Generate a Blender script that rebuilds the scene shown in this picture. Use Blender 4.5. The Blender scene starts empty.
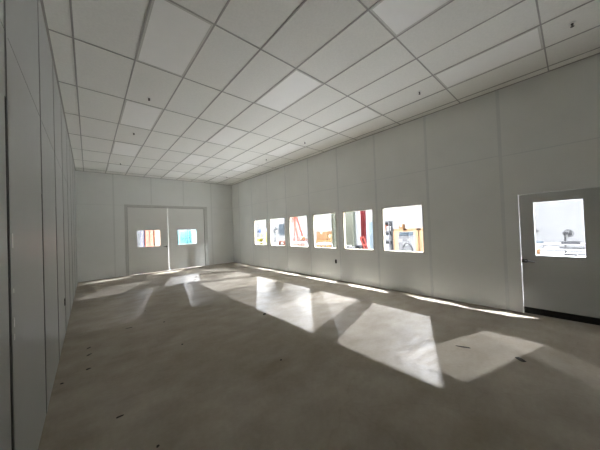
import bpy, bmesh, math, random
from mathutils import Vector, Matrix
random.seed(4)
S = bpy.context.scene
COL = S.collection
PI = math.pi

# ------------------------------------------------------------------ dimensions (metres)
XL, XR, YB, YF, H = -0.319, 5.590, 11.594, -3.2, 3.951
T = 0.078                    # thickness of the modular wall panels
EYE = 1.5916
SILL, HEAD = 0.943, 2.033    # window opening
OFF = {}

# ------------------------------------------------------------------ materials
def node_mat(name):
    m = bpy.data.materials.new(name); m.use_nodes = True
    nt = m.node_tree; b = nt.nodes['Principled BSDF']
    return m, nt, b

def mat(name, col, rough=0.5, metal=0.0, noise=0.06, scale=6.0, spec=0.5, bump=0.0, stretch=(1, 1, 1)):
    m, nt, b = node_mat(name)
    b.inputs['Roughness'].default_value = rough
    b.inputs['Metallic'].default_value = metal
    b.inputs['Specular IOR Level'].default_value = spec
    tc = nt.nodes.new('ShaderNodeTexCoord'); mp = nt.nodes.new('ShaderNodeMapping')
    mp.inputs['Scale'].default_value = stretch
    n = nt.nodes.new('ShaderNodeTexNoise'); n.inputs['Scale'].default_value = scale
    n.inputs['Detail'].default_value = 5
    r = nt.nodes.new('ShaderNodeValToRGB')
    lo = [max(0, c * (1 - noise)) for c in col]; hi = [min(1, c * (1 + noise)) for c in col]
    r.color_ramp.elements[0].color = (*lo, 1); r.color_ramp.elements[1].color = (*hi, 1)
    r.color_ramp.elements[0].position = 0.3; r.color_ramp.elements[1].position = 0.7
    L = nt.links.new
    L(tc.outputs['Object'], mp.inputs['Vector']); L(mp.outputs[0], n.inputs['Vector'])
    L(n.outputs['Fac'], r.inputs['Fac']); L(r.outputs[0], b.inputs['Base Color'])
    if bump:
        bp = nt.nodes.new('ShaderNodeBump'); bp.inputs['Strength'].default_value = bump
        bp.inputs['Distance'].default_value = 0.01
        L(n.outputs['Fac'], bp.inputs['Height']); L(bp.outputs[0], b.inputs['Normal'])
    return m

def concrete():
    m, nt, b = node_mat('sealed_concrete')
    L = nt.links.new; N = nt.nodes.new
    tc = N('ShaderNodeTexCoord')
    def noise(scale, detail, stretch=(1, 1, 1), rot=0.0):
        mp = N('ShaderNodeMapping'); mp.inputs['Scale'].default_value = stretch
        mp.inputs['Rotation'].default_value = (0, 0, rot)
        n = N('ShaderNodeTexNoise'); n.inputs['Scale'].default_value = scale; n.inputs['Detail'].default_value = detail
        L(tc.outputs['Object'], mp.inputs['Vector']); L(mp.outputs[0], n.inputs['Vector'])
        return n
    def ramp(n, p0, c0, p1, c1):
        r = N('ShaderNodeValToRGB')
        r.color_ramp.elements[0].position = p0; r.color_ramp.elements[0].color = (*c0, 1)
        r.color_ramp.elements[1].position = p1; r.color_ramp.elements[1].color = (*c1, 1)
        L(n.outputs['Fac'], r.inputs['Fac']); return r
    def mul(a, c, fac=1.0):
        x = N('ShaderNodeMix'); x.data_type = 'RGBA'; x.blend_type = 'MULTIPLY'; x.inputs[0].default_value = fac
        L(a, x.inputs[6]); L(c, x.inputs[7]); return x.outputs[2]
    base = ramp(noise(0.55, 6), 0.32, FLOOR_LO, 0.7, FLOOR_HI)
    mott = ramp(noise(3.2, 8), 0.3, (0.84, 0.83, 0.81), 0.68, (1.0, 1.0, 1.0))
    fine = ramp(noise(26, 6), 0.3, (0.90, 0.90, 0.89), 0.7, (1.0, 1.0, 1.0))
    trowel = ramp(noise(2.0, 9, (0.8, 1.7, 1), 0.55), 0.36, (0.88, 0.87, 0.86), 0.62, (1.0, 1.0, 1.0))
    stain = ramp(noise(0.8, 4, (1, 2.2, 1), -0.3), 0.27, (0.78, 0.76, 0.73), 0.36, (1.0, 1.0, 1.0))
    c = mul(base.outputs[0], mott.outputs[0]); c = mul(c, fine.outputs[0], 0.8)
    c = mul(c, trowel.outputs[0], 0.8); c = mul(c, stain.outputs[0], 0.8)
    # hairline crack network
    vo = N('ShaderNodeTexVoronoi'); vo.feature = 'DISTANCE_TO_EDGE'; vo.inputs['Scale'].default_value = 0.42
    wob = noise(1.7, 5)
    ad = N('ShaderNodeVectorMath'); ad.operation = 'ADD'
    sc = N('ShaderNodeVectorMath'); sc.operation = 'SCALE'; sc.inputs['Scale'].default_value = 0.5
    L(wob.outputs['Color'], sc.inputs[0]); L(tc.outputs['Object'], ad.inputs[0]); L(sc.outputs[0], ad.inputs[1])
    L(ad.outputs[0], vo.inputs['Vector'])
    cr = N('ShaderNodeValToRGB'); cr.color_ramp.elements[0].position = 0.0; cr.color_ramp.elements[0].color = (0.72, 0.71, 0.7, 1)
    cr.color_ramp.elements[1].position = 0.004; cr.color_ramp.elements[1].color = (1, 1, 1, 1)
    L(vo.outputs['Distance'], cr.inputs['Fac'])
    c = mul(c, cr.outputs[0], 0.2)
    L(c, b.inputs['Base Color'])
    rr = N('ShaderNodeMapRange'); rr.inputs['To Min'].default_value = FLOOR_R0; rr.inputs['To Max'].default_value = FLOOR_R1
    n2 = noise(3.0, 9, (0.8, 1.7, 1), 0.55)
    L(n2.outputs['Fac'], rr.inputs['Value']); L(rr.outputs[0], b.inputs['Roughness'])
    bp = N('ShaderNodeBump'); bp.inputs['Strength'].default_value = 0.45; bp.inputs['Distance'].default_value = 0.004
    n3 = noise(22, 12, (1, 1.4, 1), 0.55)
    L(n3.outputs['Fac'], bp.inputs['Height']); L(bp.outputs[0], b.inputs['Normal'])
    sp = N('ShaderNodeMapRange'); sp.inputs['From Min'].default_value = 0.35; sp.inputs['From Max'].default_value = 0.62
    sp.inputs['To Min'].default_value = FLOOR_SPEC * 0.35; sp.inputs['To Max'].default_value = FLOOR_SPEC * 1.6
    n4 = noise(5.5, 10, (0.8, 1.8, 1), 0.55)
    L(n4.outputs['Fac'], sp.inputs['Value']); L(sp.outputs[0], b.inputs['Specular IOR Level'])
    return m

def glass():
    m, nt, b = node_mat('window_glass'); nt.nodes.remove(b)
    out = nt.nodes['Material Output']
    tr = nt.nodes.new('ShaderNodeBsdfTransparent'); tr.inputs[0].default_value = (0.97, 0.985, 0.975, 1)
    gl = nt.nodes.new('ShaderNodeBsdfGlossy'); gl.inputs['Roughness'].default_value = 0.03
    lw = nt.nodes.new('ShaderNodeLayerWeight'); lw.inputs['Blend'].default_value = 0.5
    pw = nt.nodes.new('ShaderNodeMath'); pw.operation = 'POWER'; pw.inputs[1].default_value = 5.0
    fr = nt.nodes.new('ShaderNodeMath'); fr.operation = 'MULTIPLY_ADD'; fr.inputs[1].default_value = 0.9; fr.inputs[2].default_value = 0.03
    nt.links.new(lw.outputs['Facing'], pw.inputs[0]); nt.links.new(pw.outputs[0], fr.inputs[0])
    mx = nt.nodes.new('ShaderNodeMixShader')
    nt.links.new(fr.outputs[0], mx.inputs[0]); nt.links.new(tr.outputs[0], mx.inputs[1])
    nt.links.new(gl.outputs[0], mx.inputs[2]); nt.links.new(mx.outputs[0], out.inputs['Surface'])
    return m

FLOOR_LO, FLOOR_HI = (0.37, 0.325, 0.262), (0.475, 0.433, 0.378)
FLOOR_R0, FLOOR_R1, FLOOR_SPEC = 0.29, 0.46, 0.026
M = {}
M['wall'] = mat('painted_wall_panel', (0.87, 0.885, 0.865), 0.42, noise=0.025, scale=1.5)
M['wall_back'] = mat('painted_wall_panel_dimmed', (0.77, 0.785, 0.765), 0.42, noise=0.025, scale=1.5)  # same paint as the right wall, weaker light put into the colour
M['wall_left'] = mat('painted_wall_panel_vignetted', (0.37, 0.38, 0.37), 0.38, noise=0.025, scale=1.5)  # same paint as the right wall, lens vignetting painted in as darker colour
M['batten_back'] = mat('joint_strip_dimmed', (0.69, 0.705, 0.685), 0.4, noise=0.02)  # strip colour dimmed along with the back wall paint
M['batten_left'] = mat('joint_strip_vignetted', (0.345, 0.355, 0.345), 0.38, noise=0.02)  # strip colour darkened with the left panels to imitate vignetting
M['batten'] = mat('wall_panel_joint_strip', (0.78, 0.80, 0.79), 0.4, noise=0.02)
M['seam'] = mat('dark_seam', (0.03, 0.03, 0.028), 0.8, noise=0.1)
M['tile'] = mat('ceiling_tile_white', (0.85, 0.845, 0.81), 0.85, noise=0.03, scale=40, bump=0.05)
M['tee'] = mat('ceiling_grid_metal', (0.38, 0.37, 0.35), 0.5, noise=0.05)
M['lens'] = mat('light_lens_white', (0.94, 0.935, 0.915), 0.40, noise=0.01, spec=0.5)
M['lensframe'] = mat('light_frame_white', (0.62, 0.61, 0.58), 0.4, noise=0.02)
M['floor'] = concrete()
M['glass'] = glass()
M['frame'] = mat('window_trim_cream', (0.30, 0.27, 0.21), 0.5, noise=0.04, spec=0.2)
M['tape'] = mat('tan_corner_tape', (0.30, 0.24, 0.16), 0.6, noise=0.12, scale=20)
M['door'] = mat('door_leaf_paint', (0.76, 0.765, 0.735), 0.4, noise=0.02, scale=2)
M['door_dark'] = mat('single_door_paint', (0.60, 0.61, 0.60), 0.4, noise=0.02, scale=2)
M['doorframe'] = mat('door_frame_grey', (0.55, 0.555, 0.53), 0.4, noise=0.03)
M['black'] = mat('black_rubber', (0.006, 0.006, 0.006), 0.6, noise=0.2)
M['steel'] = mat('dark_lever_metal', (0.10, 0.10, 0.10), 0.35, 0.8, noise=0.05)
M['plastic'] = mat('black_plastic', (0.015, 0.015, 0.015), 0.4, noise=0.1)
M['brass'] = mat('sprinkler_metal', (0.07, 0.065, 0.06), 0.4, 0.5, noise=0.05)
M['white'] = mat('white_enamel', (0.82, 0.82, 0.80), 0.4, noise=0.02)
M['chip'] = mat('dirt_chip', (0.035, 0.03, 0.025), 0.9, noise=0.3, scale=60)
M['whitetape'] = mat('white_paper_tape', (0.88, 0.88, 0.86), 0.6, noise=0.05)
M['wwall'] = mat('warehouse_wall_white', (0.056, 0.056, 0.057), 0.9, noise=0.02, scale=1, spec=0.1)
M['wfloor'] = mat('warehouse_floor_epoxy', (0.70, 0.70, 0.69), 0.5, noise=0.06, scale=1.2)
M['wroof'] = mat('warehouse_roof_white', (0.80, 0.80, 0.79), 0.8, noise=0.02)
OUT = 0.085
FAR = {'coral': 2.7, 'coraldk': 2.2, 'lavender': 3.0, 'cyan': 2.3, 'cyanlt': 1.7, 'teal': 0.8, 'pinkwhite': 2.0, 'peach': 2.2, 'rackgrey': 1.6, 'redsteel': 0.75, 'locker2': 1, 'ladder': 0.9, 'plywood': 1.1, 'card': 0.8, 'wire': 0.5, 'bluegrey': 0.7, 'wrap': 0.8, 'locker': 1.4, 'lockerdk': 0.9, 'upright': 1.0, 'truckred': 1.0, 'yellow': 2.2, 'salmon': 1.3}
for nm, c, r in [('ladder', (0.80, 0.17, 0.09), 0.4), ('rung', (0.62, 0.60, 0.56), 0.4), ('card', (0.62, 0.34, 0.16), 0.8), ('card2', (0.70, 0.42, 0.22), 0.8),
                 ('orange', (0.72, 0.36, 0.13), 0.7), ('plywood', (0.80, 0.53, 0.34), 0.7), ('rackgrey', (0.16, 0.16, 0.17), 0.5),
                 ('locker', (0.40, 0.41, 0.325), 0.5), ('lockerdk', (0.20, 0.22, 0.18), 0.5), ('redsteel', (0.33, 0.035, 0.04), 0.45),
                 ('pinkwhite', (0.72, 0.50, 0.48), 0.5), ('truckred', (0.66, 0.11, 0.08), 0.45), ('paleblue', (0.50, 0.62, 0.70), 0.4),
                 ('cyan', (0.12, 0.62, 0.68), 0.45), ('cyanlt', (0.42, 0.78, 0.80), 0.5), ('yellow', (0.85, 0.72, 0.10), 0.45), ('lavender', (0.58, 0.56, 0.72), 0.5),
                 ('coral', (0.80, 0.29, 0.21), 0.5), ('coraldk', (0.38, 0.05, 0.04), 0.5), ('wrap', (0.62, 0.62, 0.64), 0.35), ('wire', (0.30, 0.30, 0.31), 0.4),
                 ('rust', (0.45, 0.16, 0.10), 0.6), ('salmon', (0.75, 0.42, 0.33), 0.6), ('blue', (0.16, 0.24, 0.60), 0.5), ('upright', (0.34, 0.34, 0.22), 0.5),
                 ('bluegrey', (0.30, 0.38, 0.46), 0.5), ('darkgrey', (0.08, 0.08, 0.09), 0.5), ('sheet', (0.80, 0.78, 0.78), 0.5), ('teal', (0.03, 0.20, 0.26), 0.5), ('peach', (0.85, 0.58, 0.38), 0.7)]:
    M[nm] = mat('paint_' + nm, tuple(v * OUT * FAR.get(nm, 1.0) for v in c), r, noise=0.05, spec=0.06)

# ------------------------------------------------------------------ mesh building
class MB:
    def __init__(s): s.bm = bmesh.new()
    def box(s, x0, x1, y0, y1, z0, z1, bev=0.0):
        if x1 < x0: x0, x1 = x1, x0
        if y1 < y0: y0, y1 = y1, y0
        if z1 < z0: z0, z1 = z1, z0
        t = bmesh.new(); r = bmesh.ops.create_cube(t, size=1)
        for v in t.verts:
            v.co = Vector((x0 + (v.co.x + .5) * (x1 - x0), y0 + (v.co.y + .5) * (y1 - y0), z0 + (v.co.z + .5) * (z1 - z0)))
        if bev: bmesh.ops.bevel(t, geom=t.edges[:], offset=bev, segments=2, affect='EDGES', profile=0.6)
        s._add(t); return s
    def _add(s, t, mtx=None):
        if mtx is not None: bmesh.ops.transform(t, matrix=mtx, verts=t.verts[:])
        me = bpy.data.meshes.new('tmp'); t.to_mesh(me); t.free(); s.bm.from_mesh(me); bpy.data.meshes.remove(me)
    def tube(s, a, b, r, r2=None, seg=12):
        a, b = Vector(a), Vector(b); d = b - a
        t = bmesh.new(); bmesh.ops.create_cone(t, cap_ends=True, segments=seg, radius1=r, radius2=r if r2 is None else r2, depth=d.length)
        q = Vector((0, 0, 1)).rotation_difference(d.normalized()).to_matrix().to_4x4()
        s._add(t, Matrix.Translation((a + b) / 2) @ q); return s
    def bar(s, a, b, w, d, up=(0, 0, 1)):
        a, b = Vector(a), Vector(b); f = (b - a).normalized()
        u = Vector(up); 
        if abs(f.dot(u)) > 0.95: u = Vector((1, 0, 0))
        r = f.cross(u).normalized(); u = r.cross(f)
        vs = [s.bm.verts.new(p + r * (w / 2 * i) + u * (d / 2 * j)) for p in (a, b) for i, j in ((-1, -1), (1, -1), (1, 1), (-1, 1))]
        for q in ((3, 2, 1, 0), (4, 5, 6, 7), (0, 1, 5, 4), (1, 2, 6, 5), (2, 3, 7, 6), (3, 0, 4, 7)): s.bm.faces.new([vs[i] for i in q])
        return s
    def ring(s, c, axis, R, r, seg=28):
        c = Vector(c); q = Vector((0, 0, 1)).rotation_difference(Vector(axis).normalized()).to_matrix()
        pts = [c + q @ Vector((R * math.cos(a), R * math.sin(a), 0)) for a in [2 * PI * i / seg for i in range(seg)]]
        for i in range(seg): s.tube(pts[i], pts[(i + 1) % seg], r, seg=6)
        return s
    def poly(s, pts, z0, z1):
        lo = [s.bm.verts.new((x, y, z0)) for x, y in pts]; hi = [s.bm.verts.new((x, y, z1)) for x, y in pts]
        n = len(pts)
        s.bm.faces.new(hi); s.bm.faces.new(lo[::-1])
        for i in range(n): s.bm.faces.new([lo[i], lo[(i + 1) % n], hi[(i + 1) % n], hi[i]])
        return s

def obj(name, mb, m, parent=None, at=None, smooth=False):
    o = bpy.data.objects.new(name, None)
    off = OFF[parent.name] if parent else Vector(at or (0, 0, 0))
    bm = mb.bm
    bmesh.ops.translate(bm, verts=bm.verts[:], vec=-off)
    bmesh.ops.recalc_face_normals(bm, faces=bm.faces[:])
    me = bpy.data.meshes.new(name); bm.to_mesh(me); bm.free()
    me.materials.append(M[m])
    if smooth:
        for p in me.polygons: p.use_smooth = True
    bpy.data.objects.remove(o)
    o = bpy.data.objects.new(name, me); COL.objects.link(o)
    if parent: o.parent = parent
    else: o.location = off
    OFF[o.name] = off
    return o

def tag(o, label, cat, group=None):
    o['label'] = label; o['category'] = cat
    if group: o['group'] = group
    return o

def thing(name, label, cat, loc, group=None):
    o = bpy.data.objects.new(name, None); COL.objects.link(o); o.location = loc
    o.empty_display_size = 0.1
    OFF[o.name] = Vector(loc)
    return tag(o, label, cat, group)

def struct(name, mb, m, parent=None, at=None):
    o = obj(name, mb, m, parent, at)
    if not parent: o['kind'] = 'structure'
    return o

def struct_empty(name, loc):
    o = bpy.data.objects.new(name, None); COL.objects.link(o); o.location = loc
    o['kind'] = 'structure'; OFF[o.name] = Vector(loc); return o

def dup(root, delta, label=None):
    r = root.copy(); COL.objects.link(r); r.location = root.location + Vector(delta)
    OFF[r.name] = OFF[root.name] + Vector(delta)
    if label: r['label'] = label
    for ch in list(root.children):
        c = ch.copy(); COL.objects.link(c); c.parent = r
        for g in list(ch.children):
            d = g.copy(); COL.objects.link(d); d.parent = c
    return r

# ------------------------------------------------------------------ the setting: room shell
PITCH = 1.2555
WIN_C = [8.985 - PITCH * k for k in range(6)]
WIN_W = 0.985
JOINTS = [2.09 + PITCH * k for k in range(-4, 8)]
D2_Y0, D2_Y1, D2_H = -0.302, 0.632, 2.04        # single door opening in the right wall
D1_X0, D1_X1, D1_H = 1.155, 4.135, 2.705        # double door opening in the back wall

f = MB(); f.box(XL - 0.2, XR + T, YF - 0.2, YB + T, -0.12, 0.0)
struct('floor', f, 'floor')

def wall_y(name, x0, x1, spans, joints, face, strip='batten', sw=0.05, mat_='wall', zj=2.75, dark=None):
    """a wall along Y: boxes spans [(y0, y1, z0, z1)], raised joint strips on the room face"""
    w = MB()
    for (a, b, c, d) in spans: w.box(x0, x1, a, b, c, d)
    o = struct(name, w, mat_)
    return o

# right wall: split by columns so openings are real holes
spans = []
ys = sorted([YF, YB + T, D2_Y0, D2_Y1] + [c + s * WIN_W / 2 for c in WIN_C for s in (-1, 1)])
for a, b in zip(ys[:-1], ys[1:]):
    mid = (a + b) / 2
    if D2_Y0 < mid < D2_Y1: spans.append((a, b, D2_H, H + 0.1))
    elif any(abs(mid - c) < WIN_W / 2 for c in WIN_C): spans += [(a, b, -0.05, SILL), (a, b, HEAD, H + 0.1)]
    else: spans.append((a, b, -0.05, H + 0.1))
wr = wall_y('wall_right', XR, XR + T, spans, None, XR)
st = MB()
for k, y in enumerate(JOINTS):
    zt = 0.0
    if D2_Y0 - 0.1 < y < D2_Y1 + 0.06: zt = D2_H + 0.03
    st.box(XR - 0.004, XR + 0.002, y - 0.026, y + 0.026, max(0.0, zt), H)
js = [YF] + JOINTS + [YB]
for a, b in zip(js[:-1], js[1:]):
    zz = 2.765 if b > 0.9 else 2.745
    st.box(XR - 0.003, XR + 0.002, a + 0.028, b - 0.028, zz - 0.008, zz + 0.008)
struct('joint_strip', st, 'batten', wr)

# left wall: panels with dark open joints
LJ = [1.972 + PITCH * k for k in range(-4, 8)]
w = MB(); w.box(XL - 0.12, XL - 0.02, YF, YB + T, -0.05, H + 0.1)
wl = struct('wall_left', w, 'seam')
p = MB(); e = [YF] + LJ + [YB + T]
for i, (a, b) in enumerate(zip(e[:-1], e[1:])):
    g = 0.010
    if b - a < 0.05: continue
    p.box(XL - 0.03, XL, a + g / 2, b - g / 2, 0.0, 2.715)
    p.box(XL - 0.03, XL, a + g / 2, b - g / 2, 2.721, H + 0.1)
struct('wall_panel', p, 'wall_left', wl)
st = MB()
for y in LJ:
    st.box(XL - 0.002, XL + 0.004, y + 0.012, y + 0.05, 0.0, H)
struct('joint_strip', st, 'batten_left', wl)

st = MB()
for y in LJ:
    wd_ = 0.020 if abs(y - LJ[4]) < 0.01 else 0.011
    st.box(XL - 0.004, XL + 0.0012, y - wd_, y + wd_, 0.0, 2.35 if wd_ > 0.012 else 2.0)
struct('joint_gasket', st, 'seam', wl)

# back wall
w = MB()
w.box(XL - 0.12, D1_X0, YB, YB + T, -0.05, H + 0.1); w.box(D1_X1, XR + T, YB, YB + T, -0.05, H + 0.1)
w.box(D1_X0, D1_X1, YB, YB + T, D1_H, H + 0.1)
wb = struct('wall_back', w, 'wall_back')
st = MB()
for x in (0.735, 1.99, 3.245, 4.5):
    z0 = 0.0 if (x < D1_X0 - 0.12 or x > D1_X1 + 0.15) else D1_H + 0.11
    st.box(x - 0.026, x + 0.026, YB - 0.004, YB + 0.002, z0, H)
for a, b in ((XL, 0.709), (0.761, 1.04), (4.3, 4.474), (4.526, XR)):
    st.box(a, b, YB - 0.003, YB + 0.002, 2.757, 2.773)
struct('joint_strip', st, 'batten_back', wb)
w = MB(); w.box(XL - 0.12, XR + T, YF - T, YF, -0.05, H + 0.1)
struct('wall_front', w, 'wall')

# suspended ceiling: 2x4 ft tiles in a metal grid
TX, TY, DX, DY = 1.125, 2.621, 0.6096, 1.2192
xs = [XL] + [TX + DX * i for i in range(-2, 8)] + [XR]
ysg = [YF] + [TY + DY * j for j in range(-4, 8)] + [YB]
LIGHT_CELLS = [(i, j) for i in (-1, 2, 5) for j in (-2, 0, 2, 4, 6) if (i, j) != (-1, -2)]
t = MB()
for i in range(len(xs) - 1):
    for j in range(len(ysg) - 1):
        ci, cj = i - 3, j - 5
        if (ci, cj) in LIGHT_CELLS: continue
        sag = random.uniform(0, 0.003)
        t.box(xs[i] + 0.004, xs[i + 1] - 0.004, ysg[j] + 0.004, ysg[j + 1] - 0.004, H + 0.004 + sag, H + 0.02)
ce = struct('ceiling', t, 'tile')
g = MB()
for x in xs[1:-1]: g.box(x - 0.009, x + 0.009, YF, YB, H - 0.001, H + 0.012)
for y in ysg[1:-1]: g.box(XL, XR, y - 0.008, y + 0.008, H - 0.0006, H + 0.012)
struct('grid', g, 'tee', ce)
g = MB()
g.box(XL, XL + 0.022, YF, YB, H - 0.002, H + 0.012); g.box(XR - 0.022, XR, YF, YB, H - 0.002, H + 0.012)
g.box(XL, XR, YB - 0.022, YB, H - 0.002, H + 0.012); g.box(XL, XR, YF, YF + 0.022, H - 0.002, H + 0.012)
struct('wall_angle', g, 'tee', ce)
g = MB(); g.box(XL - 0.12, XR + T, YF - T, YB + T, H + 0.1, H + 0.16)
struct('deck', g, 'wall', ce)

# windows in the right wall
for n, c in enumerate(WIN_C):
    y0, y1 = c - WIN_W / 2, c + WIN_W / 2
    r = struct_empty('window_%d' % (n + 1), (XR, c, SILL))
    fr = MB(); q = 0.014
    xa, xb = XR - 0.004, XR + T + 0.004
    fr.box(xa, xb, y0, y0 + q, SILL, HEAD); fr.box(xa, xb, y1 - q, y1, SILL, HEAD)
    fr.box(xa, xb, y0 + q, y1 - q, SILL, SILL + q); fr.box(xa, xb, y0 + q, y1 - q, HEAD - q, HEAD)
    obj('window_frame', fr, 'frame', r)
    pn = MB(); pn.box(XR + 0.036, XR + 0.042, y0 + q, y1 - q, SILL + q, HEAD - q)
    obj('pane', pn, 'glass', r)
    if n >= 3:
        for (yy, sy) in ((y0 + q, 1), (y1 - q, -1)):
            for (zz, sz) in ((SILL + q, 1), (HEAD - q, -1)):
                if random.random() < 0.25: continue
                s_ = random.uniform(0.012, 0.026)
                cb = MB(); cb.box(XR + 0.028, XR + 0.035, yy, yy + sy * s_ * 1.3, zz, zz + sz * s_)
                obj('corner_tape', cb, 'tape', r)

# double door in the back wall
d1 = struct_empty('door_1', ((D1_X0 + D1_X1) / 2, YB, 0))
fr = MB(); ya, yb = YB - 0.02, YB + T + 0.01
fr.box(D1_X0 - 0.09, D1_X0, ya, YB, 0, D1_H + 0.09); fr.box(D1_X1, D1_X1 + 0.14, ya, YB, 0, D1_H + 0.09)
fr.box(D1_X0, D1_X1, ya, YB, D1_H, D1_H + 0.09)
obj('door_frame', fr, 'doorframe', d1)
fr = MB()
fr.box(D1_X0, D1_X0 + 0.006, YB - 0.004, yb, 0, D1_H); fr.box(D1_X1 - 0.006, D1_X1, YB - 0.004, yb, 0, D1_H)
fr.box(D1_X0, D1_X1, YB - 0.004, yb, D1_H - 0.006, D1_H)
obj('jamb_seal', fr, 'seam', d1)
DW = [(1.450, 2.288), (2.930, 3.778)]; DZ0, DZ1 = 1.075, 1.765
for k, (a, b) in enumerate(((D1_X0 + 0.008, 2.581), (2.5925, D1_X1 - 0.008))):
    lf = MB(); x0, x1 = DW[k]; l0, l1 = YB + 0.006, YB + 0.051; zb, zt = 0.010, D1_H - 0.008
    lf.box(a, x0, l0, l1, zb, zt); lf.box(x1, b, l0, l1, zb, zt)
    lf.box(x0, x1, l0, l1, zb, DZ0); lf.box(x0, x1, l0, l1, DZ1, zt)
    leaf = obj('door_leaf', lf, 'door', d1)
    fr = MB(); q = 0.012
    fr.box(x0, x0 + q, l0 - 0.003, l1 + 0.003, DZ0, DZ1); fr.box(x1 - q, x1, l0 - 0.003, l1 + 0.003, DZ0, DZ1)
    fr.box(x0 + q, x1 - q, l0 - 0.003, l1 + 0.003, DZ0, DZ0 + q); fr.box(x0 + q, x1 - q, l0 - 0.003, l1 + 0.003, DZ1 - q, DZ1)
    obj('glass_bead', fr, 'door', leaf)
    pn = MB(); pn.box(x0 + q, x1 - q, l0 + 0.02, l0 + 0.026, DZ0 + q, DZ1 - q)
    obj('pane', pn, 'glass', leaf)
    if k == 0:
        h = MB(); h.tube((2.50, l0, 1.04), (2.50, l0 - 0.012, 1.04), 0.034, seg=20)
        h.tube((2.50, l0 - 0.01, 1.04), (2.50, l0 - 0.055, 1.04), 0.012); h.tube((2.512, l0 - 0.05, 1.04), (2.38, l0 - 0.05, 1.04), 0.013)
        obj('door_handle', h, 'steel', leaf, smooth=False)

# single door in the right wall
d2 = struct_empty('door_2', (XR, (D2_Y0 + D2_Y1) / 2, 0))
fr = MB()
fr.box(XR - 0.004, XR + T, D2_Y0 - 0.0, D2_Y0 + 0.008, 0, D2_H); fr.box(XR - 0.004, XR + T, D2_Y0, D2_Y1, D2_H - 0.008, D2_H)
fr.box(XR - 0.006, XR + T, D2_Y1 - 0.006, D2_Y1, 0, D2_H)
obj('door_frame', fr, 'batten', d2)
a, b = D2_Y0 + 0.012, D2_Y1 - 0.011; zb, zt = 0.008, D2_H - 0.011
x0, x1 = XR + 0.004, XR + 0.049; w0, w1, wz0, wz1 = -0.108, 0.451, 0.986, 1.888
lf = MB(); lf.box(x0, x1, a, w0, zb, zt); lf.box(x0, x1, w1, b, zb, zt); lf.box(x0, x1, w0, w1, zb, wz0); lf.box(x0, x1, w0, w1, wz1, zt)
leaf = obj('door_leaf', lf, 'door_dark', d2)
fr = MB(); q = 0.010
fr.box(x0 - 0.003, x1 + 0.003, w0, w0 + q, wz0, wz1); fr.box(x0 - 0.003, x1 + 0.003, w1 - q, w1, wz0, wz1)
fr.box(x0 - 0.003, x1 + 0.003, w0 + q, w1 - q, wz0, wz0 + q); fr.box(x0 - 0.003, x1 + 0.003, w0 + q, w1 - q, wz1 - q, wz1)
obj('glass_bead', fr, 'door_dark', leaf)
pn = MB(); pn.box(x0 + 0.02, x0 + 0.026, w0 + q, w1 - q, wz0 + q, wz1 - q)
obj('pane', pn, 'glass', leaf)
sw = MB(); sw.box(XR - 0.016, x0, a, b, 0.010, 0.112, 0.003)
obj('door_sweep', sw, 'black', leaf)
h = MB(); h.tube((x0, 0.565, 0.895), (x0 - 0.012, 0.565, 0.895), 0.030, seg=20)
h.tube((x0 - 0.01, 0.565, 0.895), (x0 - 0.05, 0.565, 0.895), 0.011); h.tube((x0 - 0.046, 0.575, 0.895), (x0 - 0.046, 0.455, 0.888), 0.012, 0.009)
h.box(x0 - 0.006, x0 + 0.001, 0.585, b, 0.865, 0.925)
obj('door_handle', h, 'steel', leaf)

# ------------------------------------------------------------------ ceiling fittings
# flat 2x4 light panels, switched off
COLN = {-1: 'left', 2: 'middle', 5: 'right'}
src = None
ordn = ['closest to the camera', 'second', 'third', 'fourth', 'by the back wall']
vis = [c for c in LIGHT_CELLS]
desc = {-1: 'in the row by the left wall', 2: 'in the middle row', 5: 'in the row by the windows'}
pos = {-2: 'nearest', 0: 'second', 2: 'third', 4: 'fourth', 6: 'farthest'}
for (ci, cj) in vis:
    x0, y0 = TX + DX * ci, TY + DY * cj
    pp = pos[cj]
    if ci == -1: pp = {0: 'nearest', 2: 'second', 4: 'third', 6: 'farthest'}[cj]
    lab = 'unlit white ceiling light panel ' + desc[ci] + ', ' + pp + ' from the camera'
    if src is None:
        src = thing('ceiling_light', lab, 'ceiling light', (x0, y0, H), 'flat ceiling light panels')
        src0 = (x0, y0)
        fr = MB(); q, e = 0.020, 0.010
        X0, X1, Y0, Y1 = x0 + e, x0 + DX - e, y0 + e, y0 + DY - e
        fr.box(X0, X0 + q, Y0, Y1, H, H + 0.03); fr.box(X1 - q, X1, Y0, Y1, H, H + 0.03)
        fr.box(X0 + q, X1 - q, Y0, Y0 + q, H, H + 0.03); fr.box(X0 + q, X1 - q, Y1 - q, Y1, H, H + 0.03)
        obj('frame', fr, 'lensframe', src)
        df = MB(); df.box(X0 + q, X1 - q, Y0 + q, Y1 - q, H + 0.003, H + 0.03)
        obj('diffuser', df, 'lens', src)
    else:
        dup(src, (x0 - src0[0], y0 - src0[1], 0), lab)

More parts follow.
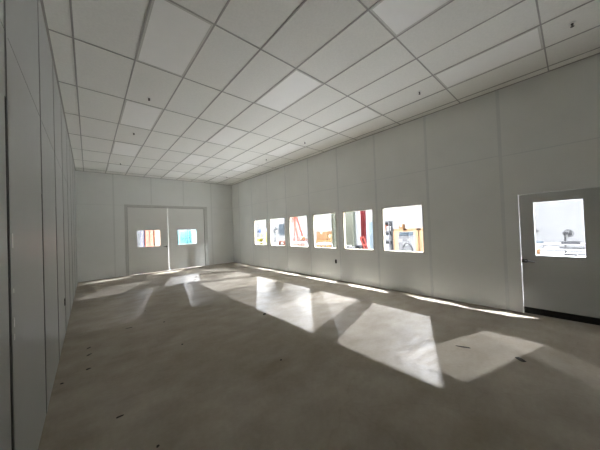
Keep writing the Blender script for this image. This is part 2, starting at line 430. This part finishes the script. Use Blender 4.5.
# sprinkler heads
spr = [(0.83, 4.78, 'dark sprinkler head on the ceiling near the left wall, closest to the camera'),
       (0.83, 6.65, 'dark sprinkler head on the ceiling near the left wall, middle of that line'),
       (0.83, 9.75, 'dark sprinkler head on the ceiling near the left wall, just before the double door'),
       (4.45, -0.07, 'dark sprinkler head on the ceiling above the single door'),
       (4.49, 1.74, 'dark sprinkler head on the ceiling between the single door and the nearest window'),
       (4.49, 4.78, 'dark sprinkler head on the ceiling above the third window from the camera'),
       (4.50, 6.70, 'dark sprinkler head on the ceiling above the window with the orange ladder'),
       (4.53, 9.82, 'dark sprinkler head on the ceiling near the far right corner')]
first = None
for x, y, lab in spr:
    if first is None:
        first = thing('ceiling_sprinkler', lab, 'sprinkler', (x, y, H + 0.004), 'ceiling sprinkler heads'); fx, fy = x, y
        e_ = MB(); e_.tube((x, y, H + 0.004), (x, y, H - 0.004), 0.034, 0.03, 24); obj('escutcheon', e_, 'white', first)
        b_ = MB(); b_.tube((x, y, H - 0.004), (x, y, H - 0.018), 0.012); b_.bar((x - 0.013, y, H - 0.012), (x - 0.005, y, H - 0.04), 0.006, 0.006); b_.bar((x + 0.013, y, H - 0.012), (x + 0.005, y, H - 0.04), 0.006, 0.006)
        b_.tube((x, y, H - 0.018), (x, y, H - 0.036), 0.005)
        obj('nozzle', b_, 'brass', first)
        d_ = MB(); d_.tube((x, y, H - 0.038), (x, y, H - 0.042), 0.018, 0.016, 20); obj('deflector', d_, 'brass', first)
    else: dup(first, (x - fx, y - fy, 0), lab)

# ------------------------------------------------------------------ wall outlets, tape, floor chips
def outlet(x, y, z, s, label):
    t_ = thing('wall_outlet', label, 'outlet', (x, y, z - 0.057))
    p_ = MB(); p_.box(x, x + s * 0.007, y - 0.035, y + 0.035, z - 0.057, z + 0.057, 0.002); obj('cover_plate', p_, 'plastic', t_)
    for dz in (-0.024, 0.024):
        r_ = MB(); r_.tube((x + s * 0.007, y, z + dz), (x + s * 0.0095, y, z + dz), 0.017, seg=20); obj('socket', r_, 'black', t_)
outlet(XR, 4.782, 0.560, -1, 'small black outlet low on the wall under the third window from the camera')
outlet(XL, 5.556, 0.537, 1, 'small black outlet low on the left wall')
for z0, z1, lab in ((1.545, 1.625, 'longest white tape scrap on the left wall seam, topmost'), (1.300, 1.322, 'tiny white tape scrap on the left wall seam, just below the longest one'),
                    (1.115, 1.165, 'dim white tape scrap on the left wall seam, second from the bottom'), (1.045, 1.075, 'bottom white tape scrap on the left wall seam')):
    p_ = MB(); yc = 2.035
    p_.poly([(XL, yc - 0.011), (XL + 0.0055, yc - 0.011), (XL + 0.0055, yc + 0.010), (XL, yc + 0.010)], z0, z1)
    tag(obj('tape_scrap', p_, 'whitetape', at=(XL, yc, z0)), lab, 'tape', 'white tape scraps on the left wall seam')

CH = 0.7
chips = [(-0.027, 4.64, .05, .016, 'dark chip on the floor near the left wall, farthest of a line of three'),
         (-0.028, 4.37, .05, .018, 'dark chip on the floor near the left wall, middle of a line of three'),
         (-0.032, 3.917, .035, .026, 'blackest chip on the floor near the left wall, nearest of a line of three'),
         (-0.25, 3.747, .022, .018, 'small dark chip on the floor tight against the left wall'),
         (0.17, 2.695, .045, .014, 'thin dark chip on the floor in the lower left of the picture'),
         (0.36, 2.12, .018, .016, 'dark chip on the floor closest to the camera'),
         (0.489, 5.097, .07, .02, 'wide dark smear chip on the floor between left wall and the lone round chip'),
         (0.85, 5.956, .03, .02, 'dark chip on the floor at the tip of the long pale light patch'),
         (0.991, 4.946, .025, .02, 'small dark chip alone on the floor left of the middle'),
         (0.975, 3.757, .022, .022, 'round dark chip alone on the floor left of the middle'),
         (1.731, 2.416, .022, .016, 'small dark chip on the floor in front of the middle light patches'),
         (2.470, 3.925, .075, .05, 'dark scrap on the floor at the lower corner of the middle light patch'),
         (3.57, 0.99, .115, .02, 'thin dark splinter lying inside the rightmost light patch on the floor'),
         (3.67, 0.46, .10, .045, 'dark wad on the floor at the near edge of the rightmost light patch'),
         (2.86, 9.0, .09, .05, 'dark scrap on the floor in the bright patch before the double door, farther one'),
         (2.66, 8.5, .10, .04, 'dark scrap on the floor in the bright patch before the double door, nearer one')]
for x, y, a, b, lab in chips:
    a *= CH; b *= CH
    p_ = MB(); ang = random.uniform(-0.5, 0.9)
    if abs(x - 3.57) < .01: ang = 1.95
    pts = []
    for k in range(9):
        th = 2 * PI * k / 9; rr = random.uniform(0.7, 1.15)
        px, py = a * rr * math.cos(th), b * rr * math.sin(th)
        pts.append((x + px * math.cos(ang) - py * math.sin(ang), y + px * math.sin(ang) + py * math.cos(ang)))
    p_.poly(pts, 0.0, 0.004)
    tag(obj('floor_chip', p_, 'chip', at=(x, y, 0)), lab, 'floor chip', 'dark chips on the floor')

# ------------------------------------------------------------------ the warehouse around the room
WX0, WX1, WY0, WY1, WZ = -6.0, 17.0, -9.0, 32.5, 8.6
f = MB(); f.box(XR + T, WX1, WY0, WY1, -0.12, 0.0); f.box(WX0, XR + T, YB + T, WY1, -0.12, 0.0)
struct('warehouse_floor', f, 'wfloor')
w = MB(); w.box(WX1, WX1 + 0.2, WY0, WY1, -0.1, WZ); struct('warehouse_wall_far', w, 'wwall')
w = MB(); w.box(WX0, WX1, WY1, WY1 + 0.2, -0.1, WZ); struct('warehouse_wall_end', w, 'wwall')
w = MB(); w.box(WX0 - 0.2, WX0, WY0, WY1, -0.1, WZ); struct('warehouse_wall_side', w, 'wroof')
w = MB(); w.box(WX0, WX1, WY0 - 0.2, WY0, -0.1, WZ); struct('warehouse_wall_near', w, 'wroof')
w = MB(); w.box(WX0 - 0.2, WX1 + 0.2, WY0 - 0.2, WY1 + 0.2, WZ, WZ + 0.2); struct('warehouse_roof', w, 'wroof')

w = MB(); w.box(8.86, 8.95, 13.2, 13.42, 0, WZ); struct('unseen_light_blocker', w, 'wwall')  # unseen slab added between window views to block one lamp's light

def shelf_unit(name, label, x0, x1, y0, y1, z, n, post, shelf):
    t_ = thing(name, label, 'shelving', ((x0 + x1) / 2, (y0 + y1) / 2, 0))
    for (x, y) in ((x0, y0), (x0, y1), (x1, y0), (x1, y1)):
        m_ = MB(); m_.box(x - .018, x + .018, y - .018, y + .018, 0, z); obj('upright', m_, post, t_)
    for k in range(n):
        zz = 0.12 + (z - 0.16) * k / (n - 1)
        m_ = MB(); m_.box(x0, x1, y0, y1, zz - .012, zz + .012)
        m_.box(x0 - .012, x0, y0, y1, zz - .025, zz + .02); obj('shelf', m_, shelf, t_)
    return t_

def carton(x0, x1, y0, y1, z0, z1, label, m='card', group=None):
    c = thing('carton', label, 'box', ((x0 + x1) / 2, (y0 + y1) / 2, z0), group)
    b_ = MB(); b_.box(x0, x1, y0, y1, z0, z1, 0.006); obj('body', b_, m, c)
    b_ = MB(); yc = (y0 + y1) / 2; b_.box(x0 - .002, x1 + .002, yc - .03, yc + .03, max(z1 - .12, z0 + .01), z1 + .002); obj('sealing_tape', b_, 'tape', c)
    return c

def table(name, label, x0, x1, y0, y1, z, top, leg):
    t_ = thing(name, label, 'table', ((x0 + x1) / 2, (y0 + y1) / 2, 0))
    m_ = MB(); m_.box(x0, x1, y0, y1, z - .035, z, .005); obj('table_top', m_, top, t_)
    for x in (x0 + .05, x1 - .05):
        for y in (y0 + .05, y1 - .05):
            m_ = MB(); m_.box(x - .022, x + .022, y - .022, y + .022, 0, z - .035); obj('leg', m_, leg, t_)
    return t_

def pedestal_fan(x, y, zc, R, label):
    t_ = thing('pedestal_fan', label, 'fan', (x, y, 0))
    m_ = MB(); m_.tube((x, y, 0), (x, y, 0.04), 0.26, 0.24, 28); obj('base', m_, 'darkgrey', t_)
    m_ = MB(); m_.tube((x, y, 0.04), (x, y, zc), 0.026); obj('pole', m_, 'wire', t_)
    ax = Vector((-0.75, -0.66, 0)); c = Vector((x, y, zc)) + ax * 0.1
    m_ = MB(); m_.ring(c, ax, R, 0.012); m_.ring(c + ax * .09, ax, R * .92, 0.007); m_.ring(c + ax * .1, ax, R * .45, 0.005)
    q = Vector((0, 0, 1)).rotation_difference(ax).to_matrix()
    for k in range(16):
        d = q @ Vector((math.cos(k * PI / 8), math.sin(k * PI / 8), 0)); m_.tube(c + ax * .1, c + ax * .09 + d * R * .92, 0.004, seg=5); m_.tube(c + ax * .09 + d * R * .92, c + d * R, 0.004, seg=5)
    obj('guard', m_, 'wire', t_)
    for k in range(3):
        m_ = MB(); d = q @ Vector((math.cos(k * 2.094), math.sin(k * 2.094), 0)); e = d.cross(ax)
        m_.bar(c + ax * .04 + d * .04, c + ax * .04 + d * R * .82, 0.14 * R / .25, 0.008, up=ax + e * .5); obj('blade', m_, 'wire', t_)
    m_ = MB(); m_.tube(c - ax * .12, c + ax * .06, 0.06, 0.045, 16); obj('motor', m_, 'darkgrey', t_)

# --- seen through the nearest window (window_6)
r = shelf_unit('shelf_unit', 'grey shelf unit behind the left edge of the nearest window', 9.5, 9.78, 5.15, 5.50, 1.78, 5, 'rackgrey', 'rackgrey')
m_ = MB(); m_.box(9.76, 9.79, 5.17, 5.48, .1, 1.76); obj('back_panel', m_, 'rackgrey', r)
for k, (z, a, b, m) in enumerate(((1.349, 5.18, 5.28, 'sheet'), (1.349, 5.31, 5.46, 'rust'), (.943, 5.19, 5.46, 'wrap'), (.538, 5.2, 5.45, 'sheet'))):
    b_ = MB(); b_.box(9.53, 9.74, a, b, z + .001, z + (.2, .26, .22, .25)[k], .01)
    tag(obj('storage_bin', b_, m, at=(9.7, (a + b) / 2, z)), ('white bin on the upper shelf of the grey shelf unit', 'rust brown bin on the upper shelf of the grey shelf unit',
        'grey bin on the middle shelf of the grey shelf unit', 'white bin on the low shelf of the grey shelf unit')[k], 'bin', 'bins on the grey shelf unit')
def crate(x0, x1, y0, y1, z, label):
    c = thing('plywood_crate', label, 'crate', ((x0 + x1) / 2, (y0 + y1) / 2, 0), 'tan plywood crates')
    m_ = MB(); m_.box(x0 + .02, x1 - .02, y0 + .02, y1 - .02, .1, z); obj('body', m_, 'plywood', c)
    m_ = MB()
    for y in (y0, y1 - .08): m_.box(x0, x0 + .02, y, y + .08, .1, z)
    m_.box(x0, x0 + .02, y0, y1, z - .09, z); m_.box(x0, x0 + .02, y0, y1, .1, .19); obj('batten_frame', m_, 'card2', c)
    for y in (y0 + .03, (y0 + y1) / 2 - .05, y1 - .13):
        m_ = MB(); m_.box(x0, x1, y, y + .1, 0, .1); obj('skid', m_, 'card2', c)
crate(11.5, 12.2, 5.42, 6.05, 1.395, 'tan plywood crate behind the nearest window, left one beside the shelf unit')
crate(11.5, 12.2, 4.80, 5.40, 1.395, 'tan plywood crate behind the nearest window, behind the wrapped machine')
crate(11.5, 12.2, 3.95, 4.76, 1.395, 'tan plywood crate filling the right edge of the nearest window')
carton(11.6, 11.85, 5.56, 5.76, 1.396, 1.62, 'small brown carton on top of the left tan crate')
mc = thing('wrapped_machine', 'pale grey wrapped machine on legs in front of the tan crates', 'machine', (9.3, 4.2, 0))
m_ = MB(); m_.box(9.0, 9.45, 4.06, 4.53, .3, 1.16, .03); obj('body', m_, 'wrap', mc)
m_ = MB(); m_.box(9.03, 9.4, 4.09, 4.50, 1.16, 1.31, .01); obj('control_box', m_, 'bluegrey', mc)
for (y, z, a) in ((4.43, .98, .07), (4.25, .85, .09), (4.13, 1.02, .05)):
    m_ = MB(); m_.box(8.985, 9.0, y - a, y + a, z - a, z + a, .004); obj('panel', m_, 'sheet', mc)
for x in (9.06, 9.4):
    for y in (4.1, 4.48):
        m_ = MB(); m_.box(x - .03, x + .03, y - .03, y + .03, 0, .3); obj('leg', m_, 'wire', mc)
ch = thing('office_chair', 'grey office chair with arched back close behind the nearest window', 'chair', (7.7, 3.46, 0))
m_ = MB(); pr = None
for k in range(13):
    th = PI * k / 12; p_ = Vector((7.5 - .02 * math.sin(th), 3.47 + .16 * math.cos(th), .74 + .27 * math.sin(th)))
    if pr is not None: m_.tube(pr, p_, .022, seg=8)
    pr = p_
obj('back_hoop', m_, 'wire', ch)
m_ = MB(); m_.box(7.49, 7.52, 3.34, 3.60, .70, .93, .01); obj('backrest', m_, 'wrap', ch)
m_ = MB(); m_.box(7.54, 7.98, 3.24, 3.70, .44, .51, .02); obj('seat', m_, 'wire', ch)
m_ = MB(); m_.bar((7.56, 3.47, .46), (7.5, 3.47, .75), .06, .02); obj('back_bracket', m_, 'darkgrey', ch)
m_ = MB(); m_.tube((7.76, 3.47, .1), (7.76, 3.47, .44), .03); obj('pillar', m_, 'darkgrey', ch)
for k in range(5):
    a = 2 * PI * k / 5; m_ = MB(); m_.bar((7.76, 3.47, .11), (7.76 + .28 * math.cos(a), 3.47 + .28 * math.sin(a), .07), .045, .03)
    m_.tube((7.76 + .28 * math.cos(a), 3.45 + .28 * math.sin(a), .03), (7.76 + .28 * math.cos(a), 3.49 + .28 * math.sin(a), .03), .03); obj('leg', m_, 'darkgrey', ch)

# --- seen through window_5
lk = thing('metal_cabinet', 'tall olive grey metal cabinet standing outside between the second and third windows', 'cabinet', (6.52, 5.2, 0))
m_ = MB(); m_.box(6.47, 6.60, 4.735, 5.665, .05, 2.7, .008); obj('body', m_, 'lockerdk', lk)
for a, b in ((4.74, 5.15), (5.165, 5.57)):
    m_ = MB(); m_.box(6.45, 6.47, a, b, .08, 2.67, .004); dd = obj('door', m_, 'locker', lk)
    m_ = MB(); m_.box(6.43, 6.45, (5.11 if a < 5 else 5.18), (5.125 if a < 5 else 5.195), 1.2, 1.36); obj('handle', m_, 'wire', dd)
m_ = MB()
for k in range(14): m_.box(6.45, 6.47, 5.58, 5.66, .10 + .18 * k, .24 + .18 * k)
obj('side_vent', m_, 'upright', lk)
m_ = MB(); m_.box(6.48, 6.59, 4.75, 5.65, 0, .05); obj('plinth', m_, 'darkgrey', lk)
cl = thing('steel_post', 'dark red steel post with pale pink flange behind the second window', 'post', (7.37, 5.0, 0))
m_ = MB(); m_.box(7.31, 7.40, 4.87, 5.03, .015, WZ); obj('web', m_, 'redsteel', cl)
m_ = MB(); m_.box(7.29, 7.43, 5.03, 5.09, .015, WZ); obj('flange', m_, 'pinkwhite', cl)
m_ = MB(); m_.box(7.31, 7.55, 4.80, 5.19, 0, .015); obj('base_plate', m_, 'redsteel', cl)
ht = thing('hand_truck', 'red hand truck leaning beside the dark red post', 'hand truck', (7.08, 4.68, 0))
for dx in (-.09, .09):
    m_ = MB(); m_.tube((7.08 + dx, 4.42, .12), (7.08 + dx, 4.87, 1.24), .025); obj('side_rail', m_, 'truckred', ht)
for z in (.35, .65, .95, 1.2):
    y = 4.42 + .45 * (z - .12) / 1.12; m_ = MB(); m_.box(6.99, 7.17, y - .02, y + .02, z - .02, z + .02); obj('cross_bar', m_, 'truckred', ht)
m_ = MB(); m_.box(6.96, 7.20, 4.16, 4.42, .0, .02); m_.box(6.96, 7.20, 4.40, 4.43, 0, .14); obj('toe_plate', m_, 'truckred', ht)
for dx in (-.15, .15):
    m_ = MB(); m_.tube((7.08 + dx - .025, 4.5, .12), (7.08 + dx + .025, 4.5, .12), .12, seg=20); obj('wheel', m_, 'black', ht)
mc = thing('control_cabinet', 'pale blue control cabinet behind the dark red post', 'cabinet', (10.3, 6.7, 0))
m_ = MB(); m_.box(10.0, 10.5, 6.42, 7.05, .1, 1.78, .015); obj('body', m_, 'paleblue', mc)
m_ = MB(); m_.box(9.985, 10.0, 6.46, 7.01, .2, 1.7, .004); dd = obj('door', m_, 'paleblue', mc)
m_ = MB(); m_.box(9.97, 9.985, 6.6, 6.9, 1.25, 1.5); obj('screen', m_, 'cyan', dd)
m_ = MB(); m_.box(10.03, 10.47, 6.45, 7.02, 0, .1); obj('plinth', m_, 'darkgrey', mc)
table('work_table', 'low grey work table close behind the second window', 6.02, 6.34, 4.20, 4.82, .87, 'wrap', 'wire')
for k, (y, a, h, m) in enumerate(((4.72, .07, .13, 'sheet'), (4.54, .08, .09, 'wrap'), (4.36, .07, .15, 'darkgrey'))):
    b_ = MB(); b_.box(6.1, 6.24, y - a, y + a, .871, .87 + h, .012)
    tag(obj('parts_box', b_, m, at=(6.17, y, .871)), ('white parts box at the left end of the grey work table', 'low grey parts box in the middle of the grey work table',
        'dark parts box at the right end of the grey work table')[k], 'box', 'boxes on the grey work table')

# --- window_4
pl = thing('pallet_table', 'orange wooden bench carrying the brown carton behind the third window', 'bench', (9.2, 8.55, 0))
m_ = MB(); m_.box(8.95, 9.6, 7.95, 9.15, .90, .95); obj('bench_top', m_, 'orange', pl)
m_ = MB(); m_.box(8.97, 8.99, 7.97, 9.13, .2, .9); obj('front_board', m_, 'orange', pl)
for x in (9.0, 9.55):
    for y in (8.0, 9.1):
        m_ = MB(); m_.box(x - .035, x + .035, y - .035, y + .035, 0, .9); obj('leg', m_, 'orange', pl)
carton(9.02, 9.5, 8.28, 8.98, .951, 1.40, 'large brown carton on the orange bench behind the third window')
carton(9.1, 9.4, 8.02, 8.26, .951, 1.22, 'smaller tan carton beside the large brown carton on the orange bench', 'card2')
table('sheet_table', 'low table with a white sheet top in front of the orange bench', 7.7, 8.2, 7.15, 7.9, .86, 'sheet', 'wire')
b_ = MB(); b_.poly([(7.75, 7.25), (8.1, 7.2), (8.15, 7.6), (7.85, 7.78)], .861, .93); tag(obj('plastic_bag', b_, 'sheet', at=(7.95, 7.5, .86)), 'white plastic bundle on the white sheet table', 'bundle')

# --- window_3: orange step ladder
ld = thing('step_ladder', 'tall orange A-frame step ladder behind the window fourth from the camera', 'ladder', (9.1, 10.65, 0))
ap = Vector((9.0, 10.72, 2.36))
LF = [(8.82, 11.36), (9.28, 11.25)]; RF = [(8.75, 9.92), (9.25, 9.86)]
for k, (x, y) in enumerate(LF):
    m_ = MB(); m_.bar((x, y, 0), (9.0 + (-.1, .1)[k], 10.76, 2.36), .09, .04, up=(1, 0, 0)); obj('front_rail', m_, 'ladder', ld)
for k, (x, y) in enumerate(RF):
    m_ = MB(); m_.bar((x, y, 0), (9.0 + (-.1, .1)[k], 10.68, 2.34), .08, .04, up=(1, 0, 0)); obj('rear_rail', m_, 'ladder', ld)
for k in range(7):
    tt = (k + .9) / 8
    a = Vector((LF[0][0], LF[0][1], 0)).lerp(Vector((8.9, 10.76, 2.36)), tt); b = Vector((LF[1][0], LF[1][1], 0)).lerp(Vector((9.1, 10.76, 2.36)), tt)
    m_ = MB(); m_.bar(a, b, .09, .03); obj('step', m_, 'rung', ld)
for tt in (.15, .4, .65, .85):
    a = Vector((RF[0][0], RF[0][1], 0)).lerp(Vector((8.9, 10.68, 2.34)), tt); b = Vector((RF[1][0], RF[1][1], 0)).lerp(Vector((9.1, 10.68, 2.34)), tt)
    m_ = MB(); m_.bar(a, b, .03, .02); obj('rear_brace', m_, 'ladder', ld)
m_ = MB(); m_.box(8.84, 9.16, 10.62, 10.84, 2.34, 2.40, .01); obj('top_cap', m_, 'ladder', ld)
m_ = MB(); m_.bar((8.86, 11.05, 1.1), (8.85, 10.33, 1.1), .02, .012); obj('spreader', m_, 'rung', ld)
sc_ = thing('storage_chest', 'salmon storage chest at the foot of the orange ladder', 'chest', (8.4, 9.95, 0))
m_ = MB(); m_.box(8.2, 8.6, 9.35, 10.55, 0, .80, .01); obj('body', m_, 'salmon', sc_)
m_ = MB(); m_.box(8.18, 8.62, 9.33, 10.57, .80, .90, .015); obj('lid', m_, 'pinkwhite', sc_)
ct = thing('utility_cart', 'small brown utility cart at the right of the orange ladder', 'cart', (8.0, 8.97, 0))
for z in (.25, 1.0):
    m_ = MB(); m_.box(7.8, 8.2, 8.80, 9.14, z, z + .05, .01); obj('tray', m_, 'rust', ct)
for x in (7.83, 8.17):
    for y in (8.83, 9.11):
        m_ = MB(); m_.tube((x, y, .07), (x, y, 1.1), .016); obj('post', m_, 'wire', ct)
        m_ = MB(); m_.tube((x - .015, y, .04), (x + .015, y, .04), .04); obj('caster', m_, 'black', ct)
carton(7.9, 8.1, 8.86, 9.06, 1.051, 1.17, 'small brown carton on the utility cart', 'card')

# --- window_2: fan, grey louvre on the far wall, red hose
pedestal_fan(9.0, 12.72, 1.5, 0.27, 'tall wire pedestal fan behind the second window from the back wall')
lv = thing('wall_louver', 'grey louvred panel on the far white wall behind the pedestal fan', 'louver', (17.0, 22.62, .95))
m_ = MB(); m_.box(16.95, 17.0, 22.12, 23.12, .92, 2.24); obj('frame', m_, 'wire', lv)
m_ = MB()
for k in range(10): m_.bar((16.94, 22.16, 1.0 + .125 * k), (16.94, 23.08, 1.0 + .125 * k), .05, .085)
obj('louver_blades', m_, 'bluegrey', lv)
hr = thing('hose_reel', 'rust red hose reel low behind the second window from the back wall', 'hose reel', (8.0, 10.6, 0))
m_ = MB()
for k in range(4): m_.ring((7.9 + .05 * k, 10.62, .74), (1, 0, 0), .22, .024)
obj('hose', m_, 'rust', hr)
m_ = MB(); m_.tube((7.88, 10.62, .74), (8.08, 10.62, .74), .06)
for dx in (-.03, .23): m_.bar((7.88 + dx, 10.42, 0), (7.88 + dx, 10.62, .74), .03, .03); m_.bar((7.88 + dx, 10.82, 0), (7.88 + dx, 10.62, .74), .03, .03)
obj('reel_stand', m_, 'wire', hr)

# --- window_1: yellow shelving with bins
shelf_unit('shelf_unit', 'yellow posted shelf unit behind the window next to the back wall', 9.0, 9.5, 13.75, 15.15, 1.42, 5, 'yellow', 'sheet')
bn = [(14.55, 1.395, .16, .26, 'blue'), (14.26, 1.395, .1, .34, 'lavender'), (15.0, 1.395, .1, .16, 'bluegrey'), (14.95, .450, .17, .22, 'yellow'), (14.6, .450, .14, .16, 'yellow'), (14.95, .765, .15, .2, 'yellow'), (14.05, .450, .2, .18, 'darkgrey'), (14.1, .765, .15, .14, 'lavender')]
bl = ['blue bin in the middle of the yellow shelf unit top', 'tall lavender bin on the yellow shelf unit top', 'blue grey bin at the left end of the yellow shelf unit top', 'large yellow bin low at the left of the yellow shelf unit',
      'small yellow bin low in the yellow shelf unit, right of the large one', 'yellow bin on the middle shelf of the yellow shelf unit', 'dark bin low at the right of the yellow shelf unit', 'lavender bin on the middle shelf of the yellow shelf unit']
for (y, z, a, h, m), lab in zip(bn, bl):
    b_ = MB(); b_.box(9.05, 9.42, y - a, y + a, z, z + h, .01); tag(obj('storage_bin', b_, m, at=(9.2, y, z)), lab, 'bin', 'bins on the yellow shelf unit')

# --- seen through the single door: white tables and a far fan
pedestal_fan(13.0, 0.24, 1.05, 0.13, 'small pedestal fan far beyond the single door window')
table('long_table', 'white long table beyond the single door, farthest of three', 11.4, 12.1, -.9, 1.9, .78, 'sheet', 'wire')
table('long_table', 'white long table beyond the single door, middle of three', 9.6, 10.3, -.7, 1.5, .77, 'sheet', 'wire')
table('long_table', 'white long table beyond the single door, nearest of three', 7.9, 8.6, -.6, 1.2, .76, 'sheet', 'wire')
carton(8.1, 8.4, .58, .76, .761, .86, 'low brown carton on the nearest white table beyond the single door', 'card')
for k, (x, y, z, lx, ly, h, m, lab) in enumerate((
        (11.7, .95, .78, .2, .22, .05, 'bluegrey', 'grey tray at the left of the farthest white table'),
        (11.6, .1, .78, .2, .2, .06, 'darkgrey', 'dark tray in the middle of the farthest white table'),
        (9.9, .75, .77, .2, .14, .10, 'wrap', 'pale grey tray at the left of the middle white table'),
        (9.8, .0, .77, .1, .3, .035, 'wire', 'long grey tray in the middle of the middle white table'),
        (8.1, .08, .76, .05, .1, .03, 'darkgrey', 'black strip tray at the front of the nearest white table'),
        (8.3, -.15, .76, .14, .12, .05, 'wrap', 'pale tray at the right of the nearest white table'))):
    b_ = MB(); b_.box(x - lx, x + lx, y - ly, y + ly, z + .001, z + h, .004); tag(obj('tray', b_, m, at=(x, y, z)), lab, 'tray', 'trays on the white tables')
sg = thing('wall_sign', 'small dark plate on the far wall beyond the single door', 'plate', (17.0, 1.27, 1.0))
b_ = MB(); b_.box(16.97, 17.0, 1.2, 1.34, .98, 1.06); obj('plate', b_, 'wire', sg)

# --- seen through the double door
cb = thing('coral_cabinet', 'coral red steel cabinet behind the left window of the double door', 'cabinet', (2.4, 15.3, 0))
m_ = MB(); m_.box(2.25, 2.62, 15.02, 15.6, .05, 2.3, .01); obj('body', m_, 'coraldk', cb)
for a, b in ((2.255, 2.425), (2.455, 2.615)):
    m_ = MB(); m_.box(a, b, 15.0, 15.02, .08, 2.27, .004); obj('door', m_, 'coral', cb)
m_ = MB(); m_.box(2.28, 2.6, 15.05, 15.58, 0, .05); obj('plinth', m_, 'darkgrey', cb)
m_ = MB(); m_.box(2.10, 2.235, 15.2, 15.5, 0, 2.3, .02); tag(obj('panel_board', m_, 'lavender', at=(2.17, 15.35, 0)), 'lavender upright board left of the coral red cabinet', 'board')
gp = 'peach cartons stacked beside the coral cabinet'
k = 0
labs = ['bottom', 'second', 'third', 'fourth', 'top']
for lv_ in range(5):
    carton(2.68, 3.12, 15.0, 15.5, .38 * lv_ + .001 * lv_, .38 * lv_ + .379, 'peach carton right of the coral cabinet, %s of its stack' % (labs[lv_] if lv_ in (0, 4) else labs[lv_] + ' from the floor'), 'peach', gp)
mc = thing('cyan_machine', 'large cyan machine with dark gauges behind the right window of the double door', 'machine', (4.4, 15.4, 0))
m_ = MB(); m_.box(3.88, 5.05, 15.05, 15.8, .1, 1.72, .02); obj('body', m_, 'cyanlt', mc)
m_ = MB(); m_.box(4.0, 4.62, 15.03, 15.05, 1.02, 1.66, .004); obj('panel', m_, 'cyan', mc)
for x, z in ((4.10, 1.25), (4.28, 1.25), (4.46, 1.3), (4.34, 1.02), (4.55, 1.04)):
    m_ = MB(); m_.tube((x, 15.03, z), (x, 15.0, z), .055, seg=16); obj('gauge', m_, 'teal', mc)
for x in (4.38, 4.52):
    m_ = MB(); m_.tube((x, 15.0, 1.1), (x, 15.0, 1.9), .018); obj('pipe', m_, 'bluegrey', mc)
m_ = MB(); m_.box(3.92, 5.0, 15.1, 15.75, 0, .1); obj('plinth', m_, 'darkgrey', mc)
m_ = MB(); m_.box(3.72, 3.85, 15.2, 15.6, 0, 1.5, .02); tag(obj('gas_locker', m_, 'pinkwhite', at=(3.78, 15.4, 0)), 'narrow pale pink locker left of the cyan machine', 'locker')

# ------------------------------------------------------------------ lights: high-bay lamps of the warehouse, and added wall fills
LAMP_W, LAMP_D = 3900.0, 0.18
for x in (6.48, 12.53):
    for y in (-2.18, 5.265, 13.55, 20.71, 28.16):
        if x > 10 and y > 25: continue
        l = bpy.data.lights.new('high_bay_lamp', 'AREA'); l.shape = 'DISK'; l.size = LAMP_D; l.energy = LAMP_W
        if x < 10: l.energy = LAMP_W * (1.9 if y < 15 else 0.70)
        else: l.energy = LAMP_W * (0.48 if y < 0 else 0.66)
        l.color = (0.985, 0.995, 1.085)
        o = bpy.data.objects.new('high_bay_lamp', l); COL.objects.link(o); o.location = (x + (0.10 if x < 10 and y < 15 else 0), y, 6.43)

for y in (23.0, 27.5):                                            # added fill lights without fixtures, put in to brighten the far wall
    l = bpy.data.lights.new('added_wall_fill', 'AREA'); l.shape = 'RECTANGLE'; l.size = 3.5; l.size_y = 0.4; l.energy = 1500
    o = bpy.data.objects.new('added_wall_fill', l); COL.objects.link(o); o.location = (14.6, y, 5.4)
    o.rotation_euler = Vector((2.4, 0, -3.2)).to_track_quat('-Z', 'X').to_euler()

wd = bpy.data.worlds.new('world'); S.world = wd; wd.use_nodes = True
wd.node_tree.nodes['Background'].inputs[0].default_value = (0.8, 0.85, 0.9, 1)
wd.node_tree.nodes['Background'].inputs[1].default_value = 0.3

# ------------------------------------------------------------------ camera
yaw, pitch, roll, fpx = 0.7208, 0.0148, -0.0381, 240.77
fw = Vector((math.sin(yaw) * math.cos(pitch), math.cos(yaw) * math.cos(pitch), math.sin(pitch)))
rt = Vector((math.cos(yaw), -math.sin(yaw), 0)); up = rt.cross(fw)
r2 = rt * math.cos(roll) + up * math.sin(roll); u2 = up * math.cos(roll) - rt * math.sin(roll)
cam = bpy.data.cameras.new('camera'); co = bpy.data.objects.new('camera', cam); COL.objects.link(co)
cam.sensor_fit = 'HORIZONTAL'; cam.sensor_width = 36; cam.lens = fpx / 600 * 36; cam.clip_start = 0.02
mw = Matrix((r2, u2, -fw)).transposed().to_4x4(); mw.translation = (0, 0, EYE)
co.matrix_world = mw
S.camera = co

vs = S.view_settings
vs.view_transform = 'Standard'; vs.look = 'None'; vs.gamma = 1.0; vs.use_curve_mapping = False
vs.exposure = 0.47
S.cycles.max_bounces = 14; S.cycles.diffuse_bounces = 10; S.cycles.glossy_bounces = 4; S.cycles.transparent_max_bounces = 12
S.cycles.use_adaptive_sampling = False
S.cycles.caustics_reflective = False; S.cycles.caustics_refractive = False
S.cycles.sample_clamp_indirect = 6.0
